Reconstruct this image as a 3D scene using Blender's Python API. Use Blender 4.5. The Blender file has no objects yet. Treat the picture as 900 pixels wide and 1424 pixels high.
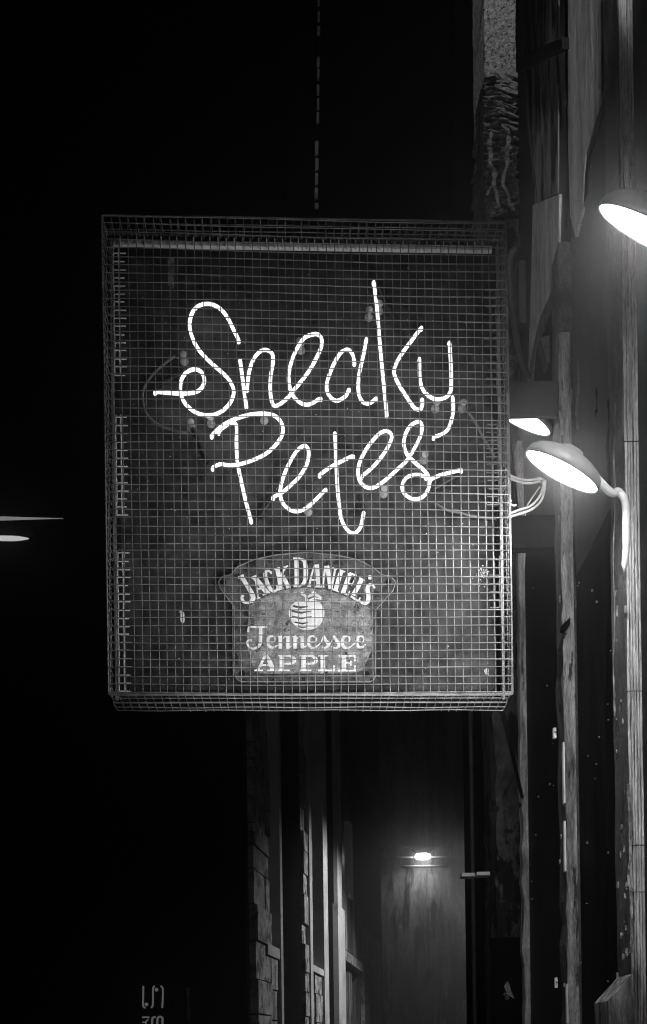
import bpy, math, random
from mathutils import Vector, Matrix
random.seed(7)
R = math.radians
scene = bpy.context.scene
col = scene.collection

# ------------------------------------------------------------------ camera: level, principal point below the frame, slight roll
F = 1400.0; PX, PY = 470.0, 1450.0; ROLL = R(0.8); CAMZ = 1.6
CR, SR = math.cos(ROLL), math.sin(ROLL)
cam_d = bpy.data.cameras.new('camera'); cam = bpy.data.objects.new('camera', cam_d); col.objects.link(cam)
cam_d.sensor_fit = 'VERTICAL'; cam_d.sensor_height = 24; cam_d.sensor_width = 24
cam_d.lens = 24 * F / 1424
# image half-turn about the optical axis shifts the principal point only through shift_x / shift_y
cam_d.shift_x = -(PX - 450) / 1424; cam_d.shift_y = (PY - 712) / 1424
cam_d.clip_start = 0.05; cam_d.clip_end = 500
cam.location = (0, 0, CAMZ)
cam.matrix_world = Matrix.Translation((0, 0, CAMZ)) @ Matrix.Rotation(R(90), 4, 'X') @ Matrix.Rotation(-ROLL, 4, 'Z')
scene.camera = cam

def ray(px, py):
    x, y = px - PX, py - PY
    return Vector(((x * CR - y * SR) / F, 1.0, -(x * SR + y * CR) / F))
CAM = Vector((0, 0, CAMZ))
def at(px, py, d):
    return CAM + ray(px, py) * d
def onplane(px, py, p0, n):
    r = ray(px, py); return CAM + r * ((p0 - CAM).dot(n) / r.dot(n))
def onX(px, py, X):
    r = ray(px, py); return CAM + r * (X / r.x)

# ------------------------------------------------------------------ materials (all grey: the place is seen in black and white)
def mat(name, base, rough=0.7, scale=8.0, var=0.35, stretch=(1, 1, 1), bump=0.0, metal=0.0, patch=None, patch_scale=6.0, patch_at=0.55, spec=0.3, fine=0.0):
    m = bpy.data.materials.new(name); m.use_nodes = True
    nt = m.node_tree; nd = nt.nodes; ln = nt.links
    b = nd['Principled BSDF']
    b.inputs['Roughness'].default_value = rough; b.inputs['Metallic'].default_value = metal
    b.inputs['Specular IOR Level'].default_value = spec
    tc = nd.new('ShaderNodeTexCoord'); mp = nd.new('ShaderNodeMapping'); ln.new(tc.outputs['Object'], mp.inputs['Vector'])
    mp.inputs['Scale'].default_value = stretch
    n1 = nd.new('ShaderNodeTexNoise'); n1.inputs['Scale'].default_value = scale; n1.inputs['Detail'].default_value = 8; n1.inputs['Roughness'].default_value = 0.62
    ln.new(mp.outputs['Vector'], n1.inputs['Vector'])
    mr = nd.new('ShaderNodeMapRange'); ln.new(n1.outputs['Fac'], mr.inputs['Value'])
    mr.inputs['From Min'].default_value = 0.3; mr.inputs['From Max'].default_value = 0.7
    mr.inputs['To Min'].default_value = base * (1 - var); mr.inputs['To Max'].default_value = base * (1 + var)
    last = mr.outputs['Result']
    if patch is not None:
        n2 = nd.new('ShaderNodeTexNoise'); n2.inputs['Scale'].default_value = patch_scale; n2.inputs['Detail'].default_value = 10; n2.inputs['Roughness'].default_value = 0.7
        ln.new(mp.outputs['Vector'], n2.inputs['Vector'])
        cr = nd.new('ShaderNodeMapRange'); cr.inputs['From Min'].default_value = patch_at; cr.inputs['From Max'].default_value = patch_at + 0.03
        ln.new(n2.outputs['Fac'], cr.inputs['Value'])
        mx = nd.new('ShaderNodeMix'); mx.data_type = 'FLOAT'
        ln.new(cr.outputs['Result'], mx.inputs[0]); ln.new(last, mx.inputs[2]); mx.inputs[3].default_value = patch
        last = mx.outputs[0]
    if fine:
        n3 = nd.new('ShaderNodeTexNoise'); n3.inputs['Scale'].default_value = scale * 9; n3.inputs['Detail'].default_value = 4
        ln.new(mp.outputs['Vector'], n3.inputs['Vector'])
        mm = nd.new('ShaderNodeMapRange'); mm.inputs['To Min'].default_value = 1 - fine; mm.inputs['To Max'].default_value = 1 + fine
        mm.inputs['From Min'].default_value = 0.3; mm.inputs['From Max'].default_value = 0.7
        ln.new(n3.outputs['Fac'], mm.inputs['Value'])
        mu = nd.new('ShaderNodeMath'); mu.operation = 'MULTIPLY'; ln.new(last, mu.inputs[0]); ln.new(mm.outputs['Result'], mu.inputs[1]); last = mu.outputs[0]
    ln.new(last, b.inputs['Base Color'])
    if bump:
        bp = nd.new('ShaderNodeBump'); bp.inputs['Strength'].default_value = bump; bp.inputs['Distance'].default_value = 0.01
        n4 = nd.new('ShaderNodeTexNoise'); n4.inputs['Scale'].default_value = scale * 2.5; n4.inputs['Detail'].default_value = 8; n4.inputs['Roughness'].default_value = 0.7
        ln.new(mp.outputs['Vector'], n4.inputs['Vector'])
        ln.new(n4.outputs['Fac'], bp.inputs['Height']); ln.new(bp.outputs['Normal'], b.inputs['Normal'])
    return m

def emit(name, v, strength=1.0):
    m = bpy.data.materials.new(name); m.use_nodes = True
    nt = m.node_tree; nt.nodes.clear()
    o = nt.nodes.new('ShaderNodeOutputMaterial'); e = nt.nodes.new('ShaderNodeEmission')
    e.inputs['Color'].default_value = (v, v, v, 1); e.inputs['Strength'].default_value = strength
    nt.links.new(e.outputs[0], o.inputs['Surface']); return m

def glass(name, mixfac, v):
    m = bpy.data.materials.new(name); m.use_nodes = True
    nt = m.node_tree; nt.nodes.clear(); nd = nt.nodes
    o = nd.new('ShaderNodeOutputMaterial'); t = nd.new('ShaderNodeBsdfTransparent'); p = nd.new('ShaderNodeBsdfPrincipled'); mx = nd.new('ShaderNodeMixShader')
    p.inputs['Base Color'].default_value = (v, v, v, 1); p.inputs['Roughness'].default_value = 0.25
    mx.inputs[0].default_value = mixfac
    nt.links.new(t.outputs[0], mx.inputs[1]); nt.links.new(p.outputs[0], mx.inputs[2]); nt.links.new(mx.outputs[0], o.inputs['Surface']); return m

M = {}
M['neon'] = emit('neon_glow', 1, 3.2)
M['tube_glass'] = glass('tube_glass', 0.16, 0.22)
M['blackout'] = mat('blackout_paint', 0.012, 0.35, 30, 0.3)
M['standoff'] = glass('standoff_glass', 0.45, 0.6)
M['lens_far'] = emit('lamp_lens_far', 1, 9.0)
M['lens'] = emit('lamp_lens', 1, 64.0)
M['wire'] = mat('galvanised_wire', 0.19, 0.5, 30, 0.6, metal=0.2, spec=0.4)
M['rod'] = mat('painted_rod', 0.16, 0.55, 30, 0.5, metal=0.2)
M['rim'] = mat('rim_steel', 0.30, 0.5, 25, 0.45, metal=0.3)
M['hem'] = mat('glint_wire', 0.90, 0.5, 40, 0.3, metal=0.1)  # pale base carries the glints on the left hems and top rim
M['housing'] = mat('black_sheet_metal', 0.015, 0.6, 20, 0.4, spec=0.05)
M['board'] = mat('grimy_backboard', 0.040, 0.5, 3.5, 0.35, bump=0.25, patch=0.035, patch_scale=14, patch_at=0.58, fine=0.6, spec=0.12)
M['splat'] = mat('white_paint_splash', 0.7, 0.8, 60, 0.3)
M['plate'] = mat('worn_plate', 0.075, 0.55, 40, 0.6, patch=0.015, patch_scale=32, patch_at=0.55, bump=0.3, fine=0.5)
M['panel_grey'] = mat('worn_label_grey', 0.25, 0.6, 40, 0.75, patch=0.03, patch_scale=34, patch_at=0.58, bump=0.3, fine=0.5)
M['letter'] = mat('white_print', 0.88, 0.6, 60, 0.06)
M['black'] = mat('unlit_black', 0.004, 0.8, 6, 0.4, spec=0)  # near black, darkness of unlit surfaces put into the colour
M['dark_wood'] = mat('dark_painted_wood', 0.010, 0.5, 9, 0.6, (3, 3, 0.5), bump=0.3, patch=0.10, patch_scale=11, patch_at=0.70, spec=0.05)
M['door_panel'] = mat('dull_grey_painted_panel', 0.038, 0.6, 7, 0.35, (3, 3, 0.5), bump=0.15, patch=0.02, patch_scale=8, patch_at=0.66, spec=0.08)
M['panel_low_shade'] = mat('shaded_lower_panel', 0.009, 0.6, 7, 0.6, (3, 3, 0.5), bump=0.3, patch=0.06, patch_scale=9, patch_at=0.68, spec=0.03)  # darker copy of the door panel, fading light put into its colour
M['grey_wood'] = mat('weathered_grey_wood', 0.30, 0.75, 12, 0.85, (4, 4, 0.5), bump=0.8, patch=0.04, patch_scale=10, patch_at=0.6, fine=0.4)
M['flute'] = mat('pale_fluted_timber', 0.46, 0.7, 12, 0.6, (4, 4, 0.5), bump=0.6, patch=0.08, patch_scale=9, patch_at=0.62, fine=0.35)
M['peel'] = mat('peeling_grey_paint', 0.085, 0.65, 18, 0.7, (1, 1, 0.5), bump=1.0, patch=0.25, patch_scale=16, patch_at=0.63, fine=0.4)
M['lit_band_board'] = mat('lit_band_weathered_board', 0.36, 0.75, 5, 0.45, (4, 4, 0.45), bump=0.5, patch=0.08, patch_scale=6, patch_at=0.64, fine=0.35)
M['stone_dark'] = mat('sooty_stone', 0.10, 0.9, 9, 0.7, (1, 1, 0.5), bump=1.0, patch=0.02, patch_scale=9, patch_at=0.5, fine=0.3, spec=0.05)
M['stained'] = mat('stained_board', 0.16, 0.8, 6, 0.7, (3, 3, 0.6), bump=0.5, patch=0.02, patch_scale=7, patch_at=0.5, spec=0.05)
M['harling'] = mat('rough_harling', 0.40, 0.9, 70, 0.6, bump=1.0, patch=0.05, patch_scale=75, patch_at=0.54, fine=0.4)
M['bark_peel'] = mat('torn_paint_layers', 0.14, 0.8, 8, 0.8, (2, 2, 1.2), bump=1.0, patch=0.35, patch_scale=7, patch_at=0.60)
M['flake'] = mat('plaster_flakes', 0.24, 0.85, 50, 0.6, bump=0.6, patch=0.06, patch_scale=40, patch_at=0.58)
M['masonry'] = mat('tenement_stone', 0.24, 0.9, 7, 0.8, bump=1.0, patch=0.05, patch_scale=6, patch_at=0.55, fine=0.5, spec=0.05)
M['masonry_pale'] = mat('pale_dressed_stone', 0.34, 0.9, 2.5, 0.3, bump=0.3, patch=0.2, patch_scale=3, patch_at=0.62, spec=0.05)
M['quoin'] = mat('pale_quoin', 0.6, 0.9, 6, 0.5, bump=0.5)
M['render'] = mat('streaked_render', 0.17, 0.9, 1.4, 0.95, (2.2, 2.2, 0.4), bump=0.5, patch=0.05, patch_scale=1.0, patch_at=0.52, fine=0.5, spec=0.03)
M['chip'] = mat('pale_paint_chips', 0.30, 0.7, 60, 0.6, bump=0.5)
M['pipe'] = mat('cast_iron_pipe', 0.05, 0.6, 12, 0.4)
M['cable'] = mat('black_cable', 0.02, 0.4, 20, 0.2)
M['pale_cable'] = mat('pale_plastic_cable', 0.55, 0.4, 40, 0.2)
M['lamp_body'] = mat('lamp_body_paint', 0.20, 0.4, 20, 0.2)
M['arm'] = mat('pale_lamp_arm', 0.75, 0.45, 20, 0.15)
M['white'] = mat('white_paint', 0.8, 0.6, 20, 0.2)
M['asphalt'] = mat('asphalt', 0.05, 0.85, 3, 0.4, bump=0.3)
M['paving'] = mat('paving_stone', 0.15, 0.85, 2, 0.4, bump=0.2)
M['sign_stroke'] = emit('lit_sign_stroke', 1, 0.13)
M['strip'] = emit('lit_strip', 1, 0.75)
M['streak_dim'] = emit('glare_streak_dim', 1, 0.28)
M['far_lamp'] = emit('far_lamp_lens', 1, 16)
M['window_glass'] = mat('dark_window_glass', 0.004, 0.3, 3, 0.2, spec=0.02)

# ------------------------------------------------------------------ mesh helper: world-space geometry collected into ONE mesh object
class MB:
    def __init__(s): s.v = []; s.f = []
    def add(s, vs, fs):
        o = len(s.v); s.v += [Vector(p) for p in vs]; s.f += [tuple(i + o for i in f) for f in fs]; return s
    def hexa(s, a):          # eight corners: bottom ring 0-3, top ring 4-7
        return s.add(a, [(3, 2, 1, 0), (4, 5, 6, 7), (0, 1, 5, 4), (1, 2, 6, 5), (2, 3, 7, 6), (3, 0, 4, 7)])
    def box(s, x0, x1, y0, y1, z0, z1):
        return s.hexa([(x0, y0, z0), (x1, y0, z0), (x1, y1, z0), (x0, y1, z0), (x0, y0, z1), (x1, y0, z1), (x1, y1, z1), (x0, y1, z1)])
    def prism(s, pts, d):    # planar outline pushed along d
        n = len(pts); pts = [Vector(p) for p in pts]; d = Vector(d)
        vs = pts + [p + d for p in pts]
        return s.add(vs, [tuple(range(n)), tuple(range(2 * n - 1, n - 1, -1))] + [(i, i + n, (i + 1) % n + n, (i + 1) % n) for i in range(n)])
    def tube(s, pts, r, seg=8, r_end=None):
        pts = [Vector(p) for p in pts]; n = len(pts)
        rr = r if isinstance(r, (list, tuple)) else [r] * n
        t = (pts[1] - pts[0]).normalized()
        up = Vector((0, 0, 1)) if abs(t.z) < 0.9 else Vector((1, 0, 0))
        a = t.cross(up).normalized(); vs = []; fs = []
        for i, p in enumerate(pts):
            t = (pts[min(i + 1, n - 1)] - pts[max(i - 1, 0)]).normalized()
            a = (a - t * a.dot(t)).normalized(); b = t.cross(a)
            for k in range(seg):
                an = 2 * math.pi * k / seg
                vs.append(p + (a * math.cos(an) + b * math.sin(an)) * rr[i])
        for i in range(n - 1):
            for k in range(seg):
                fs.append((i * seg + k, i * seg + (k + 1) % seg, (i + 1) * seg + (k + 1) % seg, (i + 1) * seg + k))
        fs.append(tuple(range(seg - 1, -1, -1))); fs.append(tuple((n - 1) * seg + k for k in range(seg)))
        return s.add(vs, fs)
    def lathe(s, c, axis, prof, seg=40, cap0=True):      # prof: (radius, height along axis)
        c = Vector(c); axis = Vector(axis).normalized()
        a = axis.orthogonal().normalized(); b = axis.cross(a); vs = []; fs = []
        for (r, h) in prof:
            for k in range(seg):
                an = 2 * math.pi * k / seg
                vs.append(c + axis * h + (a * math.cos(an) + b * math.sin(an)) * max(r, 1e-4))
        for i in range(len(prof) - 1):
            for k in range(seg):
                fs.append((i * seg + k, i * seg + (k + 1) % seg, (i + 1) * seg + (k + 1) % seg, (i + 1) * seg + k))
        if cap0: fs.append(tuple(range(seg - 1, -1, -1)))
        fs.append(tuple((len(prof) - 1) * seg + k for k in range(seg)))
        return s.add(vs, fs)
    def build(s, name, m, parent=None, smooth=False, origin=None, label=None):
        if parent is not None: o0 = world(parent)
        elif origin is not None: o0 = Vector(origin)
        else: o0 = Vector((0, 0, 0))
        me = bpy.data.meshes.new(name); me.from_pydata([p - o0 for p in s.v], [], s.f); me.update()
        if smooth:
            for p in me.polygons: p.use_smooth = True
        me.materials.append(m)
        o = bpy.data.objects.new(name, me); col.objects.link(o)
        if parent is not None: o.parent = parent
        else: o.location = o0
        if label: o['label'] = label
        return o
def world(o):
    p = Vector(o.location)
    while o.parent: o = o.parent; p += Vector(o.location)
    return p
def thing(name, loc, label, cat, group=None):
    o = bpy.data.objects.new(name, None); col.objects.link(o); o.location = loc; o.empty_display_size = 0.1
    return tag(o, label, cat, group)
def tag(o, label, cat, group=None):
    o['label'] = label; o['category'] = cat
    if group: o['group'] = group
    return o
def struct(o): o['kind'] = 'structure'; return o

def smooth_path(P, step=5):
    P = [Vector(p) for p in P]
    if len(P) < 3: return [P[0].lerp(P[1], i / step) for i in range(step + 1)] if len(P) == 2 else P
    out = []
    for i in range(len(P) - 1):
        p0 = P[i - 1] if i else P[0] * 2 - P[1]; p1, p2 = P[i], P[i + 1]
        p3 = P[i + 2] if i + 2 < len(P) else P[-1] * 2 - P[-2]
        for k in range(step):
            t = k / step
            out.append(0.5 * (2 * p1 + (p2 - p0) * t + (2 * p0 - 5 * p1 + 4 * p2 - p3) * t * t + (3 * p1 - p0 - 3 * p2 + p3) * t ** 3))
    out.append(P[-1]); return out

# ------------------------------------------------------------------ world, moon
w = bpy.data.worlds.new('World'); scene.world = w; w.use_nodes = True
nt = w.node_tree; bg = nt.nodes['Background']
sky = nt.nodes.new('ShaderNodeTexSky'); sky.sky_type = 'NISHITA'; sky.sun_disc = False
SUN_EL, SUN_AZ = R(38), R(-205)
sky.sun_elevation = SUN_EL; sky.sun_rotation = SUN_AZ
bw = nt.nodes.new('ShaderNodeRGBToBW'); nt.links.new(sky.outputs[0], bw.inputs[0]); nt.links.new(bw.outputs[0], bg.inputs['Color'])
bg.inputs['Strength'].default_value = 0.00006
def light(name, kind, energy, loc, target=None, **kw):
    d = bpy.data.lights.new(name, kind); d.energy = energy; d.color = (1, 1, 1)
    for k, v in kw.items(): setattr(d, k, v)
    o = bpy.data.objects.new(name, d); col.objects.link(o); o.location = loc
    if target is not None: o.rotation_euler = (Vector(target) - Vector(loc)).to_track_quat('-Z', 'Y').to_euler()
    return o
# moonlight from high behind the camera, to its right
sd = Vector((0.45, -0.75, 0.75)).normalized()
light('moon', 'SUN', 0.03, (0, -5, 30), Vector((0, -5, 30)) - sd, angle=R(0.5))

# ------------------------------------------------------------------ ground
g = MB(); g.add([(-200, -200, 0), (200, -200, 0), (200, 200, 0), (-200, 200, 0)], [(0, 1, 2, 3)]); struct(g.build('ground', M['asphalt']))
g = MB(); g.box(-0.35, 0.75, -6, 9, -0.05, 0.12); struct(g.build('pavement', M['paving']))

# ------------------------------------------------------------------ the caged neon sign
dL, dR = 2.27, 2.305
bl = at(152, 964, dL); br = at(712, 962, dR); tl = at(146, 300, dL)
U = Vector((br.x - bl.x, br.y - bl.y, 0)); SWd = U.length; U.normalize()
W = Vector((0, 0, 1)); N = Vector((-U.y, U.x, 0))      # N points back, away from the street viewer
SO = Vector((bl.x, bl.y, (bl.z + br.z) / 2)); SH = tl.z - SO.z
def S(px, py, off=0.0):
    return onplane(px, py, SO + N * off, N)
def loc(u, w_, n): return SO + U * u + W * w_ + N * n
def sbox(mb, u0, u1, w0, w1, n0, n1):
    return mb.hexa([loc(u0, w0, n0), loc(u1, w0, n0), loc(u1, w0, n1), loc(u0, w0, n1), loc(u0, w1, n0), loc(u1, w1, n0), loc(u1, w1, n1), loc(u0, w1, n1)])
D0, DB, DE = 0.055, 0.105, 0.135     # mesh tray depth, board face, back of the housing
sign = thing('neon_sign', loc(SWd / 2, 0, DE), 'hanging box sign with white neon script lettering behind a square wire mesh cage', 'neon sign')
# housing
m = MB(); sbox(m, 0.006, SWd - 0.006, 0.006, SH - 0.006, DB + 0.01, DE)
for (a, b, c, d) in ((0.004, 0.012, 0.004, SH - 0.004), (SWd - 0.012, SWd - 0.004, 0.004, SH - 0.004), (0.0125, SWd - 0.0125, 0.004, 0.012), (0.0125, SWd - 0.0125, SH - 0.012, SH - 0.004)):
    sbox(m, a, b, c, d, D0 + 0.012, DB + 0.0095)
m.build('housing', M['housing'], sign)
m = MB(); sbox(m, 0.013, SWd - 0.013, 0.013, SH - 0.013, DB, DB + 0.009); m.build('backboard', M['board'], sign)
# rim: a light steel angle on the front of the housing
m = MB()
m2 = MB(); sbox(m2, 0.012, SWd - 0.02, SH - 0.020, SH - 0.010, D0, D0 + 0.011); m2.build('top_rim', M['hem'], sign)  # top rim takes the pale hem colour for its glint
for (a_, b_) in ((0.004, 0.010), (SWd - 0.010, SWd - 0.004)):
    m = MB(); sbox(m, a_, b_, 0.004, SH - 0.006, D0, D0 + 0.011); m.build('side_rim', M['rim'], sign)
# cage: front mesh plus the mesh folded back round all four sides
SP = 0.01872; wr = 0.00108
m = MB()
def wob(a, b, ph): return 0.0011 * math.sin(a * 9 + ph) + 0.0006 * math.sin(b * 23 + ph * 2.1)
nu = int(round(SWd / SP)); nw = int(round(SH / SP))
for i in range(nu + 1):
    u = SWd * i / nu; ph = random.uniform(0, 6.3); j = random.uniform(-0.0013, 0.0013)
    pts = [loc(u + j, 0.002, D0), loc(u + j, 0.0, 0.004)]
    for k in range(15):
        h = SH * k / 14
        pts.append(loc(u + j + wob(h, u, ph), h, 0.0035 * math.sin(h * 5 + u * 4) + 0.001))
    pts += [loc(u + j, SH, 0.004), loc(u + j, SH - 0.002, D0)]
    m.tube(pts, wr, 5)
for i in range(nw + 1):
    h = SH * i / nw; ph = random.uniform(0, 6.3); j = random.uniform(-0.0013, 0.0013)
    pts = [loc(0.002, h + j, D0), loc(0.0, h + j, 0.004)]
    for k in range(13):
        u = SWd * k / 12
        pts.append(loc(u, h + j + wob(u, h, ph), 0.0035 * math.sin(h * 5 + u * 4) - 0.0008))
    pts += [loc(SWd, h + j, 0.004), loc(SWd - 0.002, h + j, D0)]
    m.tube(pts, wr, 5)
for q in (1, 2):
    n_ = SP * q
    for (a, b) in (((0, 0), (SWd, 0)), ((SWd, 0), (SWd, SH)), ((SWd, SH), (0, SH)), ((0, SH), (0, 0))):
        m.tube([loc(a[0] + (b[0] - a[0]) * k / 8, a[1] + (b[1] - a[1]) * k / 8, n_ + 0.0008 * math.sin(k * 2.1 + q)) for k in range(9)], wr, 5)
m.build('wire_mesh', M['wire'], sign)
# hems: strips of the mesh folded in behind the front at the rim
def hem(side, h0, h1):
    m = MB()
    e = 0.010 if side < 0 else SWd - 0.010; s_ = -side
    for q in (0.004, 0.016):
        m.tube([loc(e + s_ * q + 0.0008 * math.sin(k * 1.7 + q * 900), h0 + (h1 - h0) * k / 10, D0 - 0.003) for k in range(11)], 0.0014, 5)
    n_ = int((h1 - h0) / SP)
    for k in range(n_ + 1):
        h = h0 + k * SP; j = random.uniform(-0.001, 0.001)
        m.tube([loc(e + s_ * 0.002, h + j + 0.004, D0 - 0.004), loc(e + s_ * 0.005, h + j, D0 - 0.006), loc(e + s_ * (0.031 + random.uniform(-0.004, 0.002)), h + j, D0 - 0.006)], 0.0015, 5)
    m.build('mesh_hem', M['hem'] if side < 0 else M['rod'], sign)  # left hems pale, right hems dark, light's effect put into the colour
zz = lambda py: (S(160, py, D0).z - SO.z)
hem(-1, zz(524), SH - 0.02); hem(-1, zz(718), zz(578)); hem(-1, 0.02, zz(768))
hem(1, zz(545), zz(395)); hem(1, zz(700), zz(578)); hem(1, zz(845), zz(772))
m = MB()
for k in range(int((SWd - 0.04) / SP)):
    u = 0.03 + k * SP + random.uniform(-.001, .001)
    m.tube([loc(u, SH - 0.028, D0 - 0.004), loc(u, SH - 0.004, D0 - 0.004)], 0.0015, 5)
m.build('mesh_hem', M['hem'], sign)
# the mesh carried on under the bottom of the housing, with its bent cut ends
m = MB()
for i in range(nu + 1):
    u = SWd * i / nu + random.uniform(-.0012, .0012); e = random.uniform(-.004, .003)
    m.tube([loc(u, -0.003, D0 - .004), loc(u + .001, -0.006, D0 + .02), loc(u + .001, -0.006, 0.098), loc(u + .002, -0.003 - random.uniform(0, .006), 0.106 + e)], 0.0012, 5)
for q in (0.078, 0.099):
    m.tube([loc(SWd * k / 16, -0.0075 + .0012 * math.sin(k * 1.3 + q * 90), q) for k in range(17)], 0.0013, 5)
m.build('bottom_mesh', M['wire'], sign)
# frame rods at the cage edges
m = MB()
r_ = 0.0024
for (a, b) in (((-0.002, -0.002, 0.002), (-0.002, SH + 0.002, 0.002)), ((SWd + 0.002, -0.002, 0.002), (SWd + 0.002, SH + 0.002, 0.002)),
               ((-0.002, SH + 0.003, 0.002), (SWd + 0.002, SH + 0.003, 0.002)), ((-0.002, -0.003, 0.002), (SWd + 0.002, -0.003, 0.002)),
               ((0, -0.004, D0), (SWd, -0.004, D0)), ((0, SH + 0.004, D0), (SWd, SH + 0.004, D0))):
    A, B = Vector(a), Vector(b)
    m.tube([loc(*(A.lerp(B, k / 8) + Vector((0, 0, 0.001 * math.sin(k * 1.9))))) for k in range(9)], r_ if a[2] < .01 else 0.002, 6)
m.build('cage_frame', M['rod'], sign)
# bolts through the housing bottom lip + tape strip + splashes
m = MB(); m.add([S(233, 345, DB - .001), S(243, 345, DB - .001), S(242, 402, DB - .001), S(234, 400, DB - .001)], [(0, 1, 2, 3)]); m.build('tape_strip', M['panel_grey'], sign)
def blob(cx, cy, rx, ry, n=14, off=DB - 0.001):
    mb = MB(); ps = []
    for k in range(n):
        a = 2 * math.pi * k / n; q = random.uniform(0.65, 1.2)
        ps.append(S(cx + rx * q * math.cos(a), cy + ry * q * math.sin(a), off))
    mb.prism(ps, -N * 0.001); return mb
for c in ((254, 858, 3, 8), (677, 934, 3.5, 5), (252, 851, 2, 3)):
    blob(*c).build('paint_splash', M['splat'], sign)
m = MB()
for k in range(70):
    a = random.uniform(0, 6.3); q = abs(random.gauss(0, 1)) * 7
    cx, cy = 672 + q * math.cos(a), 797 + q * 1.1 * math.sin(a); r = random.uniform(0.4, 1.0)
    m.prism([S(cx + r * math.cos(b * 1.257), cy + r * math.sin(b * 1.257), DB - 0.001) for b in range(5)], -N * 0.0008)
for k in range(130):
    cx, cy = random.uniform(185, 690), random.uniform(350, 950); r = random.uniform(0.3, 0.75)
    m.prism([S(cx + r * math.cos(b * 1.257), cy + r * math.sin(b * 1.257), DB - 0.001) for b in range(5)], -N * 0.0008)
o = m.build('paint_specks', M['splat'], sign); o['kind'] = 'stuff'

# ---- neon tubes, traced on their own plane 4-6 cm in front of the board
TO = DB - 0.036
def zt(o, pts): ox, oy, sc = o; return [(ox + x / sc, oy + y / sc) for x, y in pts]
Z1 = (190, 370, 3.75); Z2 = (400, 370, 3.4615); Z3 = (260, 560, 4.0909); Z4 = (440, 560, 3.2143)
tubes = [
 ('S', zt(Z1, [(532,385),(500,320),(470,262),(430,218),(375,197),(320,210),(288,250),(277,310),(292,375),(325,437),(380,497),(440,550),(480,590),(507,650),(490,710),(445,757),(385,778),(320,768),(265,730),(235,680),(229,620),(248,568),(293,539),(337,552),(354,600),(330,645),(280,663),(200,664),(95,655)]), .0, .014),
 ('n', zt(Z1, [(540,490),(552,580),(572,728)]), .012, .012),
 ('n', zt(Z1, [(575,640),(590,540),(620,470),(665,437),(705,455),(712,500),(699,580),(699,670),(716,727),(755,715),(799,675)]) + zt(Z2, [(35,592),(100,510),(150,420),(166,365),(152,333),(122,329),(75,352),(30,430),(6,520),(15,600),(50,650),(100,667),(160,635)]), .0, .016),
 ('a', zt(Z2, [(322,465),(310,420),(285,402),(250,425),(210,500),(188,580),(205,630),(240,648),(280,625),(296,592)]), 0, 0),
 ('a', zt(Z2, [(380,350),(365,430),(345,520),(341,600),(358,650),(385,662),(405,655),(428,635)]), 0, 0),
 ('k', zt(Z2, [(415,75),(430,200),(445,380),(462,560),(478,715)]), 0, 0),
 ('k', zt(Z2, [(645,295),(600,355),(545,430),(513,500),(530,560),(580,640),(612,684),(637,690),(648,672),(648,640)]), 0, 0),
 ('y', zt(Z2, [(635,445),(637,540),(655,600),(700,637),(750,637),(783,608),(788,540),(785,460),(780,365)]), .012, .012),
 ('y', zt(Z2, [(795,630),(797,700),(778,775),(745,808),(705,822)]), 0, 0),
 ('P', zt(Z3, [(140,187),(200,132),(270,95),(350,70),(430,62),(500,75),(540,120),(544,175),(510,235),(450,290),(380,325),(300,350),(240,356),(190,350),(145,370)]), .012, .012),
 ('P', zt(Z3, [(180,165),(222,130),(262,112),(284,140),(282,230),(289,345),(310,450),(335,560),(365,672)]), -.004, -.002),
 ('e', zt(Z3, [(490,538),(545,508),(590,470),(640,420),(682,350),(693,280),(672,245),(625,275),(570,370),(538,460),(532,530),(556,585),(610,618),(670,605),(730,555),(790,492)]), 0, .014),
 ('t', zt(Z4, [(83,135),(88,240),(92,340),(100,440),(112,520),(140,570),(170,583),(198,555),(212,490)]), 0, 0),
 ('t', zt(Z4, [(15,322),(60,290),(110,263),(165,237)]), .012, .012),
 ('e', zt(Z4, [(203,330),(260,280),(310,215),(337,155),(318,128),(280,140),(225,205),(190,280),(190,340),(220,376),(260,378),(310,345),(360,300),(405,257),(438,205),(465,150),(472,105),(455,85),(415,110),(391,170),(405,230),(450,275),(493,315),(506,360),(485,413),(440,432),(397,410),(384,375),(403,335),(450,322),(492,332)]), 0, .022),
 ('s', zt(Z4, [(512,342),(560,322),(650,300)]), .004, .004),
]
for (ch, path, o0, o1) in tubes:
    n_ = len(path); P = []
    for k, (x, y) in enumerate(path):
        P.append(S(x, y, TO - (o0 + (o1 - o0) * k / (n_ - 1))))
    P = smooth_path(P, 6)
    # the ends are bent back towards the board
    e0 = [P[0] + N * 0.009, P[0] + N * 0.006, P[0] + N * 0.002 + (P[0] - P[1]).normalized() * 0.0005]
    e1 = [P[-1] + N * 0.003 + (P[-1] - P[-2]).normalized() * 0.0005, P[-1] + N * 0.006, P[-1] + N * 0.009]
    tb = MB().tube(e0 + P[1:-1] + e1, 0.0058, 12).build('neon_tube', M['tube_glass'], sign, True)
    MB().tube(e0 + P[1:-1] + e1, 0.0039, 8).build('glowing_gas', M['neon'], tb, True)
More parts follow.
